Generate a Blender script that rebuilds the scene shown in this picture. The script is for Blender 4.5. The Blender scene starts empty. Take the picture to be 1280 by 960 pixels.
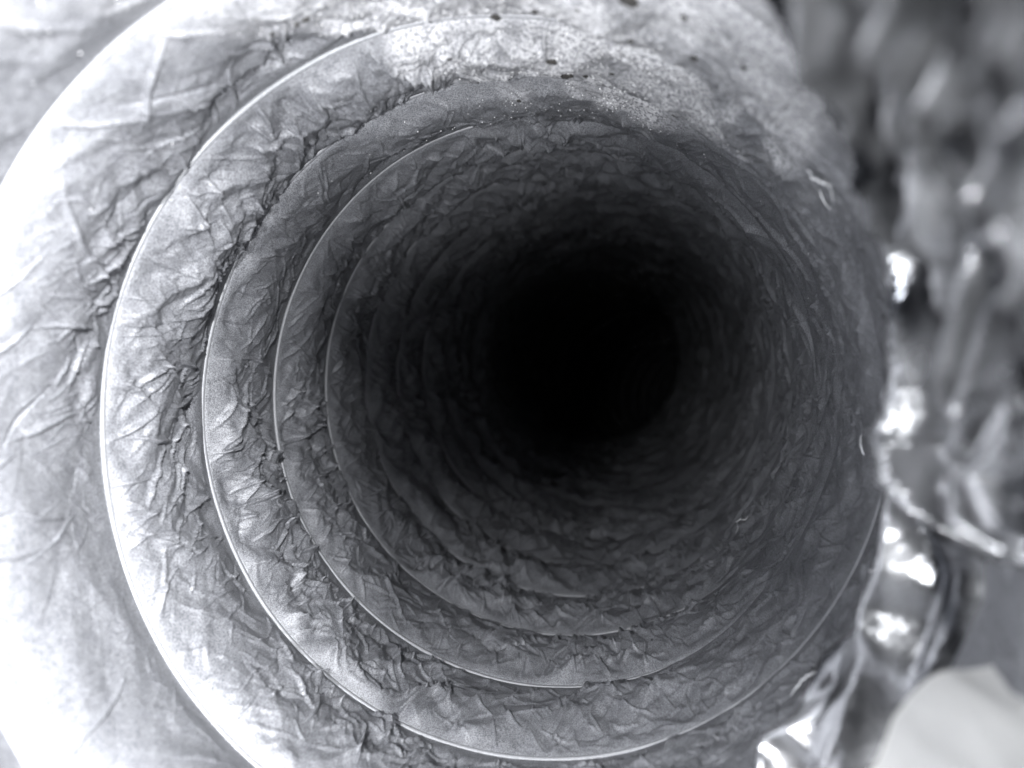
import bpy, math
import numpy as np

# ------------------------------------------------------------------ camera
# metres; the camera stands in the mouth of a 150 mm flexible duct and looks along +Y
scene = bpy.context.scene
cam_data = bpy.data.cameras.new("camera")
cam = bpy.data.objects.new("camera", cam_data)
scene.collection.objects.link(cam)
cam.location = (0, 0, 0)
cam.rotation_euler = (math.radians(90), 0, 0)
cam_data.sensor_width = 36.0
cam_data.lens = 27.0
cam_data.clip_start = 0.002
cam_data.clip_end = 20.0
cam_data.dof.use_dof = True
cam_data.dof.focus_distance = 0.19
cam_data.dof.aperture_fstop = 11.0          # about a 3 mm phone aperture
scene.camera = cam

# ------------------------------------------------------------------ room light coming in at the mouth, plus added fill lamps
world = bpy.data.worlds.new("World")
scene.world = world
world.use_nodes = True
world.node_tree.nodes["Background"].inputs[0].default_value = (0.93, 0.96, 1.0, 1)
world.node_tree.nodes["Background"].inputs[1].default_value = 0.02

def lamp(name, loc, target, power, size, color=(1, 1, 1), spread=180):
    l = bpy.data.lights.new(name, 'AREA')
    l.shape = 'DISK'
    l.size = size
    l.energy = power
    l.color = color
    l.spread = math.radians(spread)
    o = bpy.data.objects.new(name, l)
    scene.collection.objects.link(o)
    d = np.array(target, float) - np.array(loc, float)
    o.location = loc
    import mathutils
    o.rotation_euler = mathutils.Vector(d).to_track_quat('-Z', 'Y').to_euler()
    return o

# fill lamps added beside the camera, each aimed at its side of the mouth
lamp("fill_lamp", (0.000, -0.024, 0.036), (-0.084, 0.048, 0.004), 0.80, 0.008, (0.97, 0.98, 1.0), 80)
lamp("fill_lamp", (-0.012, -0.020, -0.012), (-0.040, 0.055, 0.066), 0.35, 0.008, (0.97, 0.98, 1.0), 78)
lamp("fill_lamp", (-0.030, -0.020, 0.004), (-0.030, 0.060, -0.080), 0.36, 0.008, (0.97, 0.98, 1.0), 80)
lamp("fill_lamp", (-0.030, -0.012, 0.010), (0.060, 0.055, 0.030), 0.040, 0.006, (0.96, 0.98, 1.0), 92)
lamp("fill_lamp", (0.010, -0.026, -0.046), (0.052, 0.080, 0.042), 0.024, 0.006, (0.96, 0.98, 1.0), 70)  # added to raise glints on the upper film
lamp("deep_fill_lamp", (-0.045, -0.030, 0.010), (0.115, 0.430, -0.030), 0.007, 0.008, (0.97, 0.98, 1.0), 22)  # added fill that brightens the right wall deep inside

vs = scene.view_settings
vs.view_transform = 'Standard'
vs.look = 'None'
vs.exposure = 0.0
vs.gamma = 1.0
vs.use_curve_mapping = False
scene.cycles.max_bounces = 3
scene.cycles.use_adaptive_sampling = True
scene.cycles.adaptive_threshold = 0.02
scene.cycles.use_denoising = True
scene.cycles.transparent_max_bounces = 8

# ------------------------------------------------------------------ numpy noise helpers
TAU = 2 * math.pi

def hsh(ix, iy, seed):
    a = (ix.astype(np.int64) * 374761393 + iy.astype(np.int64) * 668265263 + seed * 1442695041) & 0xFFFFFFFF
    a = ((a ^ (a >> 13)) * 1274126177) & 0xFFFFFFFF
    a = ((a ^ (a >> 16)) * 2246822519) & 0xFFFFFFFF
    a = a ^ (a >> 15)
    return (a & 0xFFFFFF) / float(0xFFFFFF)

def vnoise(x, y, seed, per=None):
    """smooth value noise in -1..1, periodic in x when per is given"""
    x0 = np.floor(x); y0 = np.floor(y)
    fx = x - x0; fy = y - y0
    fx = fx * fx * fx * (fx * (fx * 6 - 15) + 10); fy = fy * fy * fy * (fy * (fy * 6 - 15) + 10)
    xi = x0.astype(np.int64); yi = y0.astype(np.int64); xj = xi + 1
    if per:
        xi = xi % per; xj = xj % per
    a = hsh(xi, yi, seed); b = hsh(xj, yi, seed); c = hsh(xi, yi + 1, seed); d = hsh(xj, yi + 1, seed)
    return 2 * ((a + (b - a) * fx) * (1 - fy) + (c + (d - c) * fx) * fy) - 1

def crumple(x, y, seed, per=None, k=1.1, kb=0.35, kg=0.55):
    """facets between sharp creases (an upper envelope of random tilted caps); ridges point up"""
    x0 = np.floor(x); y0 = np.floor(y)
    best = np.full(x.shape, -1e9)
    for i in (-1, 0, 1):
        for j in (-1, 0, 1):
            cx = x0 + i; cy = y0 + j
            hx = (cx % per) if per else cx
            jx = hsh(hx, cy, seed); jy = hsh(hx, cy, seed + 11)
            dx = x - (cx + jx); dy = y - (cy + jy)
            v = (hsh(hx, cy, seed + 23) - .5) * 2 * kb - k * (dx * dx + dy * dy)
            v += (hsh(hx, cy, seed + 37) - .5) * 2 * kg * dx + (hsh(hx, cy, seed + 41) - .5) * 2 * kg * dy
            best = np.maximum(best, v)
    return -best

def creases(x, y, seed, per=None, length=.75, width=.11, bias=0.0, spread=math.pi, fill=.8):
    """scattered sharp fold lines, one tent-shaped segment per cell (heights about -1..1)"""
    x0 = np.floor(x); y0 = np.floor(y)
    out = np.zeros(x.shape)
    for i in (-1, 0, 1):
        for j in (-1, 0, 1):
            cx = x0 + i; cy = y0 + j
            hx = (cx % per) if per else cx
            r1 = hsh(hx, cy, seed); r2 = hsh(hx, cy, seed + 3); r3 = hsh(hx, cy, seed + 5); r4 = hsh(hx, cy, seed + 7); r5 = hsh(hx, cy, seed + 9)
            an = bias + (r3 - .5) * spread
            ca, sa = np.cos(an), np.sin(an)
            dx = x - (cx + r1); dy = y - (cy + r2)
            al = dx * ca + dy * sa; pe = dy * ca - dx * sa
            pe = pe + (r5 - .5) * .5 * al * al
            L = length * (.55 + .45 * r5)
            tp = np.clip(1 - np.abs(al) / L, 0, 1)
            w_ = width * (.5 + .9 * r1) * (.35 + .65 * tp)
            # one flank steep, the other long: light catches one face
            pe = np.where(pe > 0, pe, pe * .6)
            z = np.clip(1 - np.abs(pe) / w_, 0, 1) * np.sqrt(tp)
            sg = np.where(r4 < .88, 1.0, -.6) * (r4 * 97 % 1 < fill) * (.4 + .8 * r2)
            v = z * sg
            out = np.where(np.abs(v) > np.abs(out), v, out)
    return out

def facets(x, y, seed, per=None):
    """flat facets meeting in straight folds (random heights -1..1 on a split lattice)"""
    x0 = np.floor(x); y0 = np.floor(y)
    fx = x - x0; fy = y - y0
    xi = x0.astype(np.int64); yi = y0.astype(np.int64); xj = xi + 1
    if per:
        xi = xi % per; xj = xj % per
    a = hsh(xi, yi, seed); b = hsh(xj, yi, seed); c = hsh(xi, yi + 1, seed); d = hsh(xj, yi + 1, seed)
    h1 = np.where(fx > fy, a + fx * (b - a) + fy * (d - b), a + fy * (c - a) + fx * (d - c))
    h2 = np.where(fx + fy < 1, a + fx * (b - a) + fy * (c - a), d + (1 - fx) * (c - d) + (1 - fy) * (b - d))
    return 2 * np.where(hsh(xi, yi, seed + 77) > .5, h1, h2) - 1

def sstep(a, b, x):
    t = np.clip((x - a) / (b - a), 0, 1)
    return t * t * (3 - 2 * t)

# ------------------------------------------------------------------ axis of the duct
R = 0.075
AX0, AZ0, SX, SZ, Y0, PITCH = -0.0094, -0.0088, 0.2011, 0.0732, 0.1364, 0.0333
N_AX = 3400
_ds = 0.0006
_S0 = -0.05
_pts = np.zeros((N_AX, 3)); _dir = np.zeros((N_AX, 3))
p = np.array([AX0 + SX * (_S0 - 0.128), _S0, AZ0 + SZ * (_S0 - 0.128)])
for i in range(N_AX):
    y = p[1]
    s_here = i * _ds
    f1 = float(sstep(0.36, 0.50, np.array(y)))
    if s_here < 0.685:
        sx = SX * (1 - f1) + 0.085 * f1; sz = SZ * (1 - f1) + 0.035 * f1
        d = np.array([sx, 1.0, sz]); d /= np.linalg.norm(d); dl = d.copy()
    else:
        a = min((s_here - 0.685) / 0.25, 1.0) * math.radians(30)
        rt = np.array([0.93, 0.0, -0.37])
        d = dl * math.cos(a) + rt * math.sin(a); d /= np.linalg.norm(d)
    _pts[i] = p; _dir[i] = d
    p = p + d * _ds

_arc0 = np.interp(Y0, _pts[:900, 1], np.arange(900) * _ds)         # arc length of turn 0 at the left
_pitch_s = PITCH * math.sqrt(1 + SX ** 2 + SZ ** 2)

def duct_point(s, ang, r):
    """s arc length along axis, ang 0 = right, counter-clockwise seen from the camera"""
    q = np.clip(s / _ds, 0, N_AX - 1.001)
    i = q.astype(int); f = (q - i)[..., None]
    c = _pts[i] * (1 - f) + _pts[i + 1] * f
    a = _dir[i] * (1 - f) + _dir[i + 1] * f
    a /= np.linalg.norm(a, axis=-1, keepdims=True)
    u = np.array([1.0, 0, 0]) - a * a[..., :1] + np.array([0, -1.0, 0]) * np.clip(a[..., :1] - .6, 0, 1) * 2
    u -= a * (u * a).sum(-1, keepdims=True)
    u /= np.linalg.norm(u, axis=-1, keepdims=True)
    v = np.cross(u, a)
    return c + (np.cos(ang) * r)[..., None] * u + (np.sin(ang) * r)[..., None] * v

def s_of_depth(d):
    return np.interp(d, _pts[:1000, 1], np.arange(1000) * _ds)

# ------------------------------------------------------------------ mesh helpers
def mesh_obj(name, verts, quads, mat, parent=None, smooth=True, attrs=None):
    verts = np.asarray(verts, np.float32).reshape(-1, 3)
    quads = np.asarray(quads, np.int32)
    n = quads.shape[1]
    me = bpy.data.meshes.new(name)
    me.vertices.add(len(verts)); me.vertices.foreach_set("co", verts.ravel())
    me.loops.add(quads.size); me.loops.foreach_set("vertex_index", quads.ravel())
    me.polygons.add(len(quads))
    me.polygons.foreach_set("loop_start", np.arange(0, quads.size, n, dtype=np.int32))
    me.update(calc_edges=True)
    me.polygons.foreach_set("use_smooth", np.full(len(quads), smooth))
    for an, av in (attrs or {}).items():
        at = me.attributes.new(an, 'FLOAT', 'POINT')
        at.data.foreach_set("value", np.asarray(av, np.float32).ravel())
    me.materials.append(mat)
    o = bpy.data.objects.new(name, me)
    scene.collection.objects.link(o)
    if parent is not None:
        o.parent = parent
    return o

def grid_quads(nr, nc):
    """nr x nc vertices"""
    a = np.arange(nr * nc).reshape(nr, nc)
    return np.stack([a[:-1, :-1], a[:-1, 1:], a[1:, 1:], a[1:, :-1]], -1).reshape(-1, 4)

def tube(points, rad, nseg=8):
    P = np.asarray(points); n = len(P)
    T = np.gradient(P, axis=0); T /= np.linalg.norm(T, axis=1, keepdims=True)
    up = np.tile(np.array([0.21, 0.93, 0.3]), (n, 1))
    A = np.cross(T, up); A /= np.linalg.norm(A, axis=1, keepdims=True)
    B = np.cross(T, A)
    an = np.arange(nseg) / nseg * TAU
    rad = np.broadcast_to(np.asarray(rad, float), (n,))
    V = P[:, None] + rad[:, None, None] * (np.cos(an)[None, :, None] * A[:, None] + np.sin(an)[None, :, None] * B[:, None])
    a = np.arange(n * nseg).reshape(n, nseg)
    b = np.roll(a, -1, 1)
    Q = np.stack([a[:-1], b[:-1], b[1:], a[1:]], -1).reshape(-1, 4)
    return V.reshape(-1, 3), Q

def tag(o, label, cat=None, group=None, kind=None):
    o["label"] = label
    if cat: o["category"] = cat
    if group: o["group"] = group
    if kind: o["kind"] = kind
    return o

# ------------------------------------------------------------------ materials
class NT:
    def __init__(self, name):
        self.m = bpy.data.materials.new(name); self.m.use_nodes = True
        self.t = self.m.node_tree
        self.bsdf = self.t.nodes["Principled BSDF"]
        self.out = self.t.nodes["Material Output"]
    def n(self, typ, **kw):
        nd = self.t.nodes.new(typ)
        for k, v in kw.items():
            setattr(nd, k, v)
        return nd
    def link(self, a, b):
        self.t.links.new(a, b)
    def noise(self, scale, detail=3.0, rough=.55, coord=None):
        nd = self.n('ShaderNodeTexNoise'); nd.inputs['Scale'].default_value = scale
        nd.inputs['Detail'].default_value = detail; nd.inputs['Roughness'].default_value = rough
        if coord: self.link(coord, nd.inputs['Vector'])
        return nd.outputs['Fac']
    def ramp(self, fac, stops):
        r = self.n('ShaderNodeValToRGB'); e = r.color_ramp.elements
        while len(e) < len(stops): e.new(.5)
        for el, (p_, c) in zip(e, stops):
            el.position = p_; el.color = (c, c, c, 1) if not isinstance(c, tuple) else (*c, 1)
        self.link(fac, r.inputs[0]); return r.outputs[0]
    def mix(self, fac, a, b, mode='MIX'):
        x = self.n('ShaderNodeMix', data_type='RGBA', blend_type=mode)
        for sock, val in ((x.inputs[0], fac), (x.inputs[6], a), (x.inputs[7], b)):
            if isinstance(val, (int, float)): sock.default_value = val
            elif isinstance(val, tuple): sock.default_value = (*val, 1)
            else: self.link(val, sock)
        return x.outputs[2]
    def bump(self, h, strength, dist, normal=None):
        b = self.n('ShaderNodeBump'); b.inputs['Strength'].default_value = strength
        b.inputs['Distance'].default_value = dist
        self.link(h, b.inputs['Height'])
        if normal: self.link(normal, b.inputs['Normal'])
        return b.outputs['Normal']

def liner_material():
    m = NT("liner_film")
    co = m.n('ShaderNodeTexCoord').outputs['Object']
    at = m.n('ShaderNodeAttribute', attribute_name="dust").outputs['Fac']
    fine = m.noise(3600, 1, .6, co)
    mid = m.noise(420, 2, .6, co)
    base = m.mix(m.ramp(mid, [(.3, 0.0), (.72, 1.0)]), (0.185, 0.189, 0.204), (0.245, 0.25, 0.265))
    base = m.mix(.75, base, m.ramp(fine, [(.34, .16), (.62, 1.0)]), 'MULTIPLY')
    gran = m.noise(1500, 1, .6, co)
    dustc = m.mix(m.ramp(gran, [(.34, 0.0), (.58, 1.0)]), (0.19, 0.19, 0.203), (0.58, 0.58, 0.592))
    dm = m.n('ShaderNodeMath', operation='MULTIPLY'); m.link(at, dm.inputs[0]); dm.inputs[1].default_value = .95
    col = m.mix(dm.outputs[0], base, dustc)
    m.link(col, m.bsdf.inputs['Base Color'])
    m.bsdf.inputs['Metallic'].default_value = 0.18
    rr = m.n('ShaderNodeMix', data_type='FLOAT'); m.link(at, rr.inputs[0]); rr.inputs[2].default_value = .5; rr.inputs[3].default_value = .85
    m.link(rr.outputs[0], m.bsdf.inputs['Roughness'])
    n1 = m.bump(fine, .55, .00012)
    m.link(n1, m.bsdf.inputs['Normal'])
    return m.m

def film_material():
    m = NT("metallised_film")
    co = m.n('ShaderNodeTexCoord').outputs['Object']
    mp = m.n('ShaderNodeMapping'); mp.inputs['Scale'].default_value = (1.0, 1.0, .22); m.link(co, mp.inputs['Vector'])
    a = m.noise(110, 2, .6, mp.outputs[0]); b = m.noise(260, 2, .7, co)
    m.link(m.mix(m.ramp(a, [(.34, 0.0), (.66, 1.0)]), (0.035, 0.037, 0.042), (0.50, 0.505, 0.52)), m.bsdf.inputs['Base Color'])  # pale and dark patches paint reflected streaks into the film colour
    m.bsdf.inputs['Metallic'].default_value = 0.78
    m.link(m.ramp(a, [(.3, .14), (.7, .30)]), m.bsdf.inputs['Roughness'])
    n1 = m.bump(b, .35, .0006)
    m.link(n1, m.bsdf.inputs['Normal'])
    return m.m

def simple_material(name, col, rough, metal=0.0, nscale=800, var=.2, bump=.3):
    m = NT(name)
    co = m.n('ShaderNodeTexCoord').outputs['Object']
    f = m.noise(nscale, 3, .6, co)
    m.link(m.mix(f, tuple(c * (1 - var) for c in col), tuple(min(c * (1 + var), 1) for c in col)), m.bsdf.inputs['Base Color'])
    m.bsdf.inputs['Roughness'].default_value = rough; m.bsdf.inputs['Metallic'].default_value = metal
    m.link(m.bump(f, bump, .0003), m.bsdf.inputs['Normal'])
    return m.m

M_LINER = liner_material()
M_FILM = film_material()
M_GLINT = simple_material("glint_white", (0.93, 0.94, 0.96), .25, .3, 900, .05, .5)  # near-white colour stands in for glints on the dim wall
M_WIRE = simple_material("coated_wire", (0.24, 0.244, 0.256), .5, .2, 2600, .45, .3)
M_JACKET = simple_material("grey_jacket", (0.30, 0.31, 0.33), .5, .2, 300)
M_FLAP = simple_material("cream_flap", (0.56, 0.558, 0.545), .55, 0, 150, .04, .08)
M_DIRT = simple_material("dark_dirt", (0.03, 0.028, 0.026), .9, 0, 2500, .5)
M_DUST = simple_material("pale_dust", (0.74, 0.74, 0.75), .7, 0, 3000, .2)

# ------------------------------------------------------------------ the flexible duct
duct = bpy.data.objects.new("flexible_duct", None)
scene.collection.objects.link(duct)
duct.empty_display_size = 0.05
tag(duct, "round flexible duct of wrinkled grey film over a wire helix, seen from inside", "duct")

NPER = {}
def liner_radius(s, g, k, t):
    """inner radius of the liner. g: turn fraction (-.25 right, 0 bottom, .25 left, .5 top), t: 0..1 between two wires"""
    C = TAU * R
    w = s
    arc = g
    d = s + _S0
    # kinked warp so that fold lines never run in a regular lattice
    wx = facets(arc * 40, w / .010, 5, 40) * .0022 + vnoise(arc * 26, w / .018, 15, 26) * .0012
    wy = facets(arc * 40, w / .010, 7, 40) * .0016 + vnoise(arc * 26, w / .018, 17, 26) * .0008
    uu = arc * C + wx; vv = w + wy
    def layer(cu, cv, seed, sh):
        n = int(round(C / cu))
        return facets((uu + sh * vv) / (C / n), vv / cv, seed, n)
    def lines(cell, seed, sh, **kw):
        n = int(round(C / cell)); c = C / n
        return creases((uu + sh * vv) / c, vv / c, seed, n, **kw)
    near = 1 - sstep(.112, .146, d)                       # towards the mouth the film is pulled into broad soft folds
    deep = 1 + .45 * sstep(.17, .30, d)
    right = sstep(.30, .85, np.cos((arc + .25) * TAU))    # a second ply lies over the wires on the right
    big = .0016 * layer(.018, .017, 101, .9) + .0012 * layer(.013, .0125, 111, -1.0)
    mid = .00105 * layer(.0066, .0100, 202, .75) + .00085 * layer(.0054, .0084, 212, -.85)
    fin = .00034 * layer(.0030, .0045, 303, .7) + .00020 * layer(.0023, .0034, 313, -.8)
    long_ = .00075 * lines(.0120, 511, .0, length=.95, width=.050, bias=1.57, spread=2.2)
    lin = 1.5 * long_ + .00100 * lines(.0082, 521, .0, length=.95, width=.055, bias=1.57, spread=2.5) + .00072 * lines(.0052, 541, .0, length=.9, width=.075, bias=1.3, spread=2.8)
    lin = lin + .00038 * lines(.0034, 551, .0, length=.9, width=.10, bias=1.57, spread=2.8)
    patch = np.clip(.85 + .55 * vnoise(arc * 14, w / .03, 606, 14), .5, 1.5)
    taut = sstep(.01, .13, t) * (1 - sstep(.80, .98, t))
    amp = (.03 + 1.02 * taut)
    h = long_ * amp * near * 1.1 + .62 * big * amp * (1 - .15 * near) + (mid * 1.15 + lin * 1.35) * amp * patch * deep * (1 - .88 * near) * (1 - .45 * right) + fin * (.12 + .95 * taut) * patch * (1 - .85 * near) * (1 - .3 * right)
    bul = np.sin(math.pi * np.clip(t, 0, 1) ** .72) * (.0040 + .0014 * vnoise(arc * 9, w / .03, 707, 9))
    bul = bul * (1 - .7 * right)
    # ply on the right: long creases following the wall
    ply = .0016 + .0010 * vnoise(arc * 11, w / .05, 811, 11) + .0011 * layer(.05, .012, 821, .5) + .0011 * lines(.021, 831, .2, length=.9, width=.05, bias=.25, spread=1.3) + .0006 * lines(.012, 841, .1, length=.9, width=.06, bias=-.3, spread=1.6)
    lip = .00012 * vnoise(arc * 50, w / .02, 851, 50)
    return R - .0002 - bul - h - lip - right * np.maximum(ply, .0005)

def waver(h, g):
    """the turns of the helix are not quite even; h counts turns along the helix"""
    return .0007 * vnoise(h * 4.0, h * 0 + 3.5, 871) + .0003 * vnoise(h * 9.0, h * 0 + 7.5, 872)

def dust_mask(s, g, t):
    # powder lies on the upper wall near the mouth, with a ragged border
    d = s + _S0
    ang = (g - .55)
    n = vnoise(g * 60, d / .009, 811, 60) * .5 + vnoise(g * 150, d / .004, 812, 150) * .3
    edge = .188 - 2.2 * np.abs(ang) ** 1.35 * .5
    a = sstep(-.02, .016, (edge - d) + n * .03)
    b = 1 - sstep(.05, .21, np.abs(ang) + n * .06)
    return a * b * np.clip(.68 + n * .8, 0, 1)

K_MIN, K_MAX = -5, 48
for k in range(K_MIN, K_MAX):
    if k < -3: nr, nc = 24, 400
    elif k < -1: nr, nc = 50, 700
    elif k < 4: nr, nc = 92, 1900
    elif k < 8: nr, nc = 50, 900
    elif k < 17: nr, nc = 30, 480
    else: nr, nc = 10, 160
    t = np.linspace(0, 1, nr)[:, None] * np.ones((1, nc))
    g = np.linspace(-.25, .75, nc)[None, :] * np.ones((nr, 1))
    s = _arc0 + _pitch_s * (k + t + (g - .25)) + waver(k + t + g, g)
    s = np.maximum(s, 0.0)
    r = liner_radius(s, g, k, t)
    # screen-facing angle: bottom -> left -> top
    ang = -math.pi / 2 - g * TAU
    V = duct_point(s, ang, r)
    o = mesh_obj("liner_band", V, grid_quads(nr, nc), M_LINER, duct, True, {"dust": dust_mask(s, g, t)})
    # wire turn at t = 0 of this band
    nw = 360 if k < 10 else 120
    gw = np.linspace(-.25, .75, nw)
    sw = np.maximum(_arc0 + _pitch_s * (k + gw - .25) + waver(k + gw, gw), 0.0)
    rw = R - .00025 + .0002 * vnoise(gw * 17, np.full(nw, k * 3.3), 909)
    Pw = duct_point(sw, -math.pi / 2 - gw * TAU, rw)
    V, Q = tube(Pw, .0006, 10)
    mesh_obj("wire_turn", V, Q, M_WIRE, duct)

# outer jacket, and an unseen disc added to keep light out of the far end
sj = np.concatenate([[0.01], np.linspace(.012, _ds * (N_AX - 2), 90)])
gj = np.linspace(0, TAU, 97)
S, G = np.meshgrid(sj, gj, indexing='ij')
Vj = duct_point(S, G, np.where(S < .011, R + .001, R + .022))
mesh_obj("jacket", Vj, grid_quads(*S.shape), M_JACKET, duct)
send = _arc0 + _pitch_s * (K_MAX - .6)
rr_ = np.array([0.0005, .03, .06, R + .004])
S, G = np.meshgrid(rr_, gj, indexing='ij')
mesh_obj("end_light_stop", duct_point(np.full(S.shape, send) - S * .1, G, S), grid_quads(*S.shape), M_JACKET, duct)

# ------------------------------------------------------------------ crumpled film bunched on the right of the mouth
def film_sheet():
    nt, nw = 900, 420
    th = np.radians(np.linspace(-82, 88, nt))[:, None] * np.ones((1, nw))
    w = np.linspace(0, 1, nw)[None, :] * np.ones((nt, 1))
    deg = np.degrees(th)
    Dd = np.interp(deg, [-80, -55, -35, -10, 10, 30, 45, 60, 90], [.128, .123, .119, .122, .124, .116, .099, .084, .068])
    Dd = Dd + .003 * vnoise(deg / 9, deg * 0, 21)
    depth = Dd + (.012 - Dd) * w
    dist = Dd - depth                                    # metres from the inner edge towards the camera
    fan = .42 + .007 * np.abs(deg - 4)
    x = th * .07
    wr = vnoise(deg / 26, dist / .02, 31) * .5 + facets(deg / 13, dist / .007, 32) * .22
    q = dist / (.0075 * fan) + wr + .012 * deg
    ip = np.floor(q); fp = q - ip
    ampl = .25 + 1.1 * hsh(ip, ip * 0 + 3, 5)
    peak = .25 + .5 * hsh(ip, ip * 0 + 4, 6)
    tri = np.where(fp < peak, fp / peak, (1 - fp) / (1 - peak))
    base = np.interp(dist, [0, .006, .02, .05, .12], [.0738, .0712, .0705, .0705, .073])
    thin = 1 - sstep(25, 75, np.abs(deg)) * .2
    h = .0080 * tri * ampl * thin * sstep(0, .008, dist) * (.85 + .25 * vnoise(deg / 12, ip * 3.7, 33))
    wx = vnoise(x / .012, dist / .012, 41) * .003; wy = facets(x / .014, dist / .006, 42) * .0016
    sk = dist * (1 + .5 * np.abs(deg) / 60)
    h += .0028 * facets((x + wx) / .070, (sk + wy) / .0045, 51) + .0016 * facets((x + wx + .6 * sk) / .036, (sk - wy) / .0030, 52)
    h += .0018 * creases((x + wx) / .045, (sk + wy) / .009, 54, None, .95, .09, .1, .8) + .0008 * creases((x - wx) / .024, (sk + wy) / .006, 55, None, .95, .1, -.1, 1.4)
    h += .00035 * facets((x + wy) / .010, dist / .0022, 53)
    r = base - h + .0022 - np.interp(deg, [-80, -50, -25, 0, 25, 45, 70, 90], [.002, .0072, .0066, .0034, .0028, .0030, .0034, .001]) * sstep(0, .010, dist)
    # the pale flap covers the sheet at the lower right: the film lies back against the wall there
    back = sstep(.010, .020, dist) * sstep(-58, -50, deg) * (1 - sstep(-6, 2, deg - 120 * dist + 6))
    r = r + (R + .0008 - r) * back
    r = np.minimum(r, R + .0008)
    V = duct_point(s_of_depth(depth), th, r)
    return V, nt, nw
V, nt, nw = film_sheet()
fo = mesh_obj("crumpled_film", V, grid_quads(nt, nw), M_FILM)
tag(fo, "glossy silvery grey crumpled film bunched in folds along the right of the duct mouth", "film")

# ------------------------------------------------------------------ off-white flap at the lower right
def flap():
    nu, nv = 60, 60
    u = np.linspace(0, 1, nu)[:, None] * np.ones((1, nv)); v = np.linspace(0, 1, nv)[None, :] * np.ones((nu, 1))
    # a curling sheet: u along its folded edge, v from that edge back towards the mouth
    ku = [0, .25, .45, .65, .85, 1]
    ex = np.interp(u, ku, [.0380, .0412, .0451, .0496, .0555, .0616])
    ey = np.interp(u, ku, [.0820, .0840, .0850, .0850, .0820, .0780])
    ez = np.interp(u, ku, [-.0423, -.0385, -.0338, -.0310, -.0292, -.0273])
    ex, ey, ez = (np.polyval(np.polyfit(u[:, 0], e[:, 0], 4), u) for e in (ex, ey, ez))
    ex = ex + .0010 * vnoise(u * 6, u * 0 + 2.5, 5) * (1 - v); ez = ez + .0012 * vnoise(u * 7, v * 2, 6)
    top = np.stack([ex - .001 * v + .003 * v * v, ey - .045 * v, ez - .0015 * np.sin(v * 3) - .004 * v * v], -1)
    top[..., 2] += .0006 * vnoise(u * 4, v * 4, 3) + .0008 * facets(u * 5 + v * 2, v * 5, 8)
    bot = top + np.array([.0003, .0006, -.0004])
    V = np.concatenate([top.reshape(-1, 3), bot.reshape(-1, 3)])
    q = grid_quads(nu, nv); n = nu * nv
    a = np.arange(n).reshape(nu, nv)
    ring = np.concatenate([a[0, :], a[1:, -1], a[-1, -2::-1], a[-2:0:-1, 0]])
    nx = np.roll(ring, -1)
    side = np.stack([ring, nx, nx + n, ring + n], -1)
    return V, np.concatenate([q, q[:, ::-1] + n, side])
V, Q = flap()
tag(mesh_obj("jacket_flap", V, Q, M_FLAP), "smooth off-white flap in the lower right corner beside the crumpled film", "flap")

# ------------------------------------------------------------------ dirt on the upper wall
rng = np.random.default_rng(7)
def wall_at(px, py):
    """wall point (s, g) that shows at a photograph position (1280 x 960): walks the ray from the mouth onto the liner"""
    dx, dz = (px - 640) / 960, (480 - py) / 960
    for d in np.arange(.05, .5, .0005):
        s = float(s_of_depth(d)); i = int(s / _ds)
        c = _pts[i]
        rx, rz = dx * d - c[0], dz * d - c[2]
        if math.hypot(rx, rz) > R - .0032:
            return s, math.atan2(rz, rx)
    return None

def flake(name, px, py, size, seed, flat=.45):
    s, a = wall_at(px, py)
    g = ((-math.pi / 2 - a) / TAU + .25) % 1 - .25
    tt = ((s - _arc0) / _pitch_s - (g - .25)) % 1
    r = float(liner_radius(np.array([s]), np.array([g]), 0, np.array([tt]))[0])
    P = duct_point(np.array([s]), np.array([a]), np.array([r - size * flat * .3]))[0]
    n = duct_point(np.array([s]), np.array([a]), np.array([r - .01]))[0] - P
    n /= np.linalg.norm(n)
    t1 = np.cross(n, [0, 1, 0]); t1 /= np.linalg.norm(t1); t2 = np.cross(n, t1)
    rg = np.random.default_rng(seed)
    nl, nm = 10, 6
    V = []; 
    el = .6 + .8 * rg.random()
    rot = rg.random() * 3
    for i in range(nm):
        la = (i / (nm - 1) - .5) * math.pi
        for j in range(nl):
            lo = j / nl * TAU
            k_ = size * .5 * (.75 + .5 * rg.random())
            x_, y_, z_ = math.cos(la) * math.cos(lo) * k_ * el, math.cos(la) * math.sin(lo) * k_ / el ** .5, math.sin(la) * k_ * flat
            xr = x_ * math.cos(rot) - y_ * math.sin(rot); yr = x_ * math.sin(rot) + y_ * math.cos(rot)
            V.append(P * 0 + t1 * xr + t2 * yr + n * z_)
    a_ = np.arange(nl * nm).reshape(nm, nl); b_ = np.roll(a_, -1, 1)
    Q = np.stack([a_[:-1], b_[:-1], b_[1:], a_[1:]], -1).reshape(-1, 4)
    o = mesh_obj(name, V, Q, M_DIRT)
    o.location = P
    return o

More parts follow.
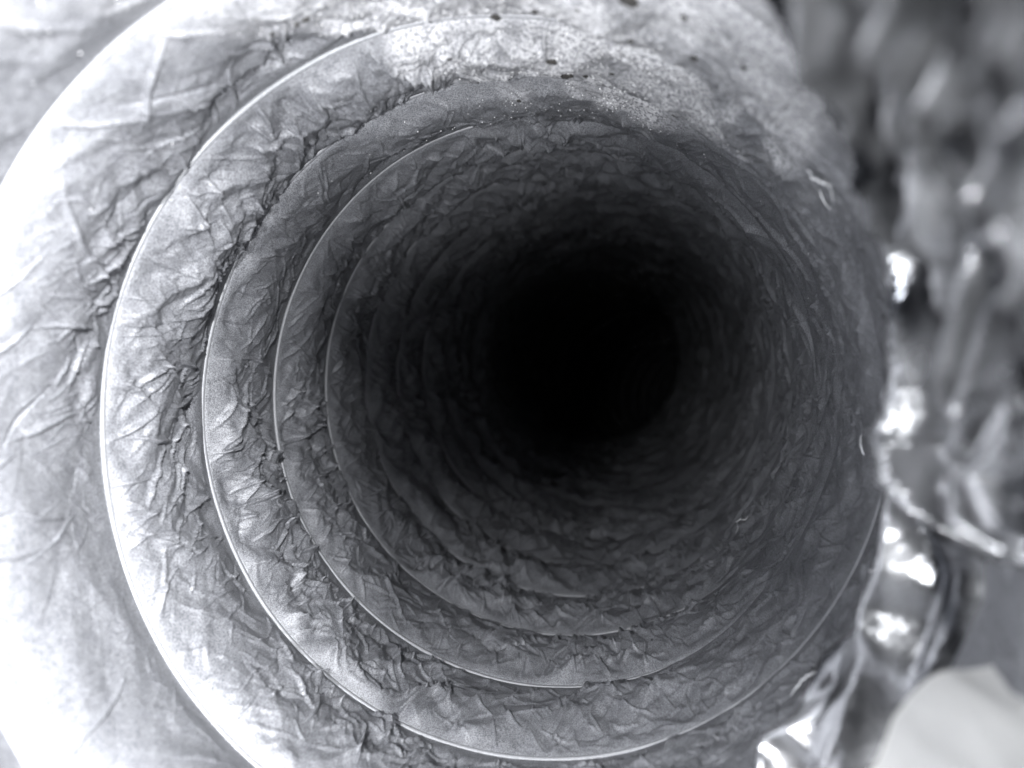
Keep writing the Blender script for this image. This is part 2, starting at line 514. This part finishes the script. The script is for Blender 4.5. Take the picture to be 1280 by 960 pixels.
big = [(781, 27, .0022, "largest dark dirt flake, blurred on the white film at the top edge"),
       (706, 116, .0019, "dark dirt flake in the middle of the pale dusty upper wall"),
       (728, 115, .0012, "small dark dirt flake just right of the one amid the pale dust"),
       (834, 163, .0015, "dark dirt flake at the right end of the dark fold below the pale dust"),
       (690, 83, .0017, "long dark dirt flake beside the bright glinting crease at the top"),
       (620, 55, .0014, "dark dirt flake above the dusty band, left of the other upper flakes")]
for i, (px, py, sz, lb) in enumerate(big):
    tag(flake("dirt_flake", px, py, sz * 1.35, 50 + i), lb, "dirt flake", "dirt flakes on the upper wall")
small = [(786, 66), (857, 96), (964, 92), (335, 47), (368, 38), (380, 30), (725, 22), (670, 30), (815, 85), (648, 128), (675, 105), (761, 110), (905, 120), (560, 70), (745, 62), (530, 105), (880, 40), (840, 60)]
for i, (px, py) in enumerate(small):
    tag(flake("dirt_speck", px, py, .0008 + .0006 * rng.random(), 90 + i), "tiny dark speck of dirt at the upper left, before the dusty patch" if px < 450 else "tiny dark speck of dirt on the pale dusty patch of the upper wall", "dirt speck", "tiny specks left of the dust" if px < 450 else "tiny specks on the dust")

# pale slivers added on the wall to stand in for glints
def glint_sliver(px, py, dx, dy, width, lift, label, seed):
    """a thin bent sliver between two places on the wall"""
    s0, a0 = wall_at(px, py); s1, a1 = wall_at(px + dx, py + dy)
    nu = 14
    u = np.linspace(0, 1, nu)
    ss = s0 + (s1 - s0) * u; aa = a0 + (a1 - a0) * u
    kink = vnoise(u * 3, u * 0 + seed, seed) 
    aa = aa + kink * .004
    gg = ((-math.pi / 2 - aa) / TAU + .25) % 1 - .25
    tt = ((ss - _arc0) / _pitch_s - (gg - .25)) % 1
    r0 = liner_radius(ss, gg, 0, tt) - .0005 - lift * np.sin(u * math.pi) ** .7
    A = duct_point(ss, aa, r0)
    T = np.gradient(A, axis=0); T /= np.linalg.norm(T, axis=1, keepdims=True)
    N = duct_point(ss, aa, r0 - .01) - A; N /= np.linalg.norm(N, axis=1, keepdims=True)
    B = np.cross(T, N)
    wd = 1.2 * width * (.35 + .65 * np.sin(u * math.pi) ** .6)[:, None]
    rows = [A - B * wd * .5, A + N * wd * .35, A + B * wd * .5, A + N * wd * .1]
    V = np.stack(rows, 1).reshape(-1, 3)
    O = V.mean(0)
    a = np.arange(nu * 4).reshape(nu, 4); b = np.roll(a, -1, 1)
    Q = np.stack([a[:-1], b[:-1], b[1:], a[1:]], -1).reshape(-1, 4)
    o = mesh_obj("wall_glint", V - O, Q, M_GLINT)
    o.location = O
    tag(o, label, "film shred", "added glint slivers on the wall")
glint_sliver(762, 84, 84, 16, .0006, .0006, "long thin added glint sliver below the white top edge of the upper wall", 3)
glint_sliver(984, 226, 24, 26, .0005, .0006, "bent added glint sliver on the upper right wall at the lower end of the dust", 4)
glint_sliver(1003, 238, 8, 30, .0004, .0005, "short steep added glint sliver just right of the bent one, upper right", 5)
glint_sliver(988, 256, 14, 26, .0004, .0005, "short added glint sliver just below the bent one on the upper right wall", 6)
glint_sliver(1100, 419, 28, 1, .0005, .0006, "small level added glint sliver at mid height near the bunched film", 7)
glint_sliver(1047, 533, 3, 22, .0007, .0006, "short upright added glint sliver on the right wall below mid height", 8)
glint_sliver(915, 660, 18, -22, .0005, .0006, "slanting added glint sliver low on the right wall nearest the dark hole", 9)
glint_sliver(976, 846, 34, -32, .0005, .0006, "slanting added glint sliver at the lower right, lowest of these", 10)
glint_sliver(1060, 690, 18, -6, .0005, .0006, "small curved added glint sliver at lower right beside the bunched film", 11)

# pale powder grains on the upper wall: nobody could count them
n = 9000
g = rng.normal(.53, .075, n); d = rng.uniform(.085, .215, n)
s = s_of_depth(d)
tt = ((s - _arc0) / _pitch_s - (g - .25)) % 1
keep = dust_mask(s, g, tt) * 1.0 + .06 > rng.random(n)
g, s, tt = g[keep], s[keep], tt[keep]
r = liner_radius(s, g, 0, tt)
sz = .00006 + .00014 * rng.random(len(g)) ** 2
C = duct_point(s, -math.pi / 2 - g * TAU, r - sz * .3)
octv = np.array([[1, 0, 0], [0, 1, 0], [-1, 0, 0], [0, -1, 0], [0, 0, 1], [0, 0, -1]], float)
octf = np.array([[0, 1, 4], [1, 2, 4], [2, 3, 4], [3, 0, 4], [1, 0, 5], [2, 1, 5], [3, 2, 5], [0, 3, 5]])
V = C[:, None] + sz[:, None, None] * octv[None] * (.6 + .8 * rng.random((len(g), 6, 1)))
Q = (np.arange(len(g)) * 6)[:, None, None] + octf[None]
do = mesh_obj("dust", V, Q.reshape(-1, 3), M_DUST, smooth=False)
tag(do, "pale powdery dust grains scattered over the upper wall of the duct", "dust", kind="stuff")
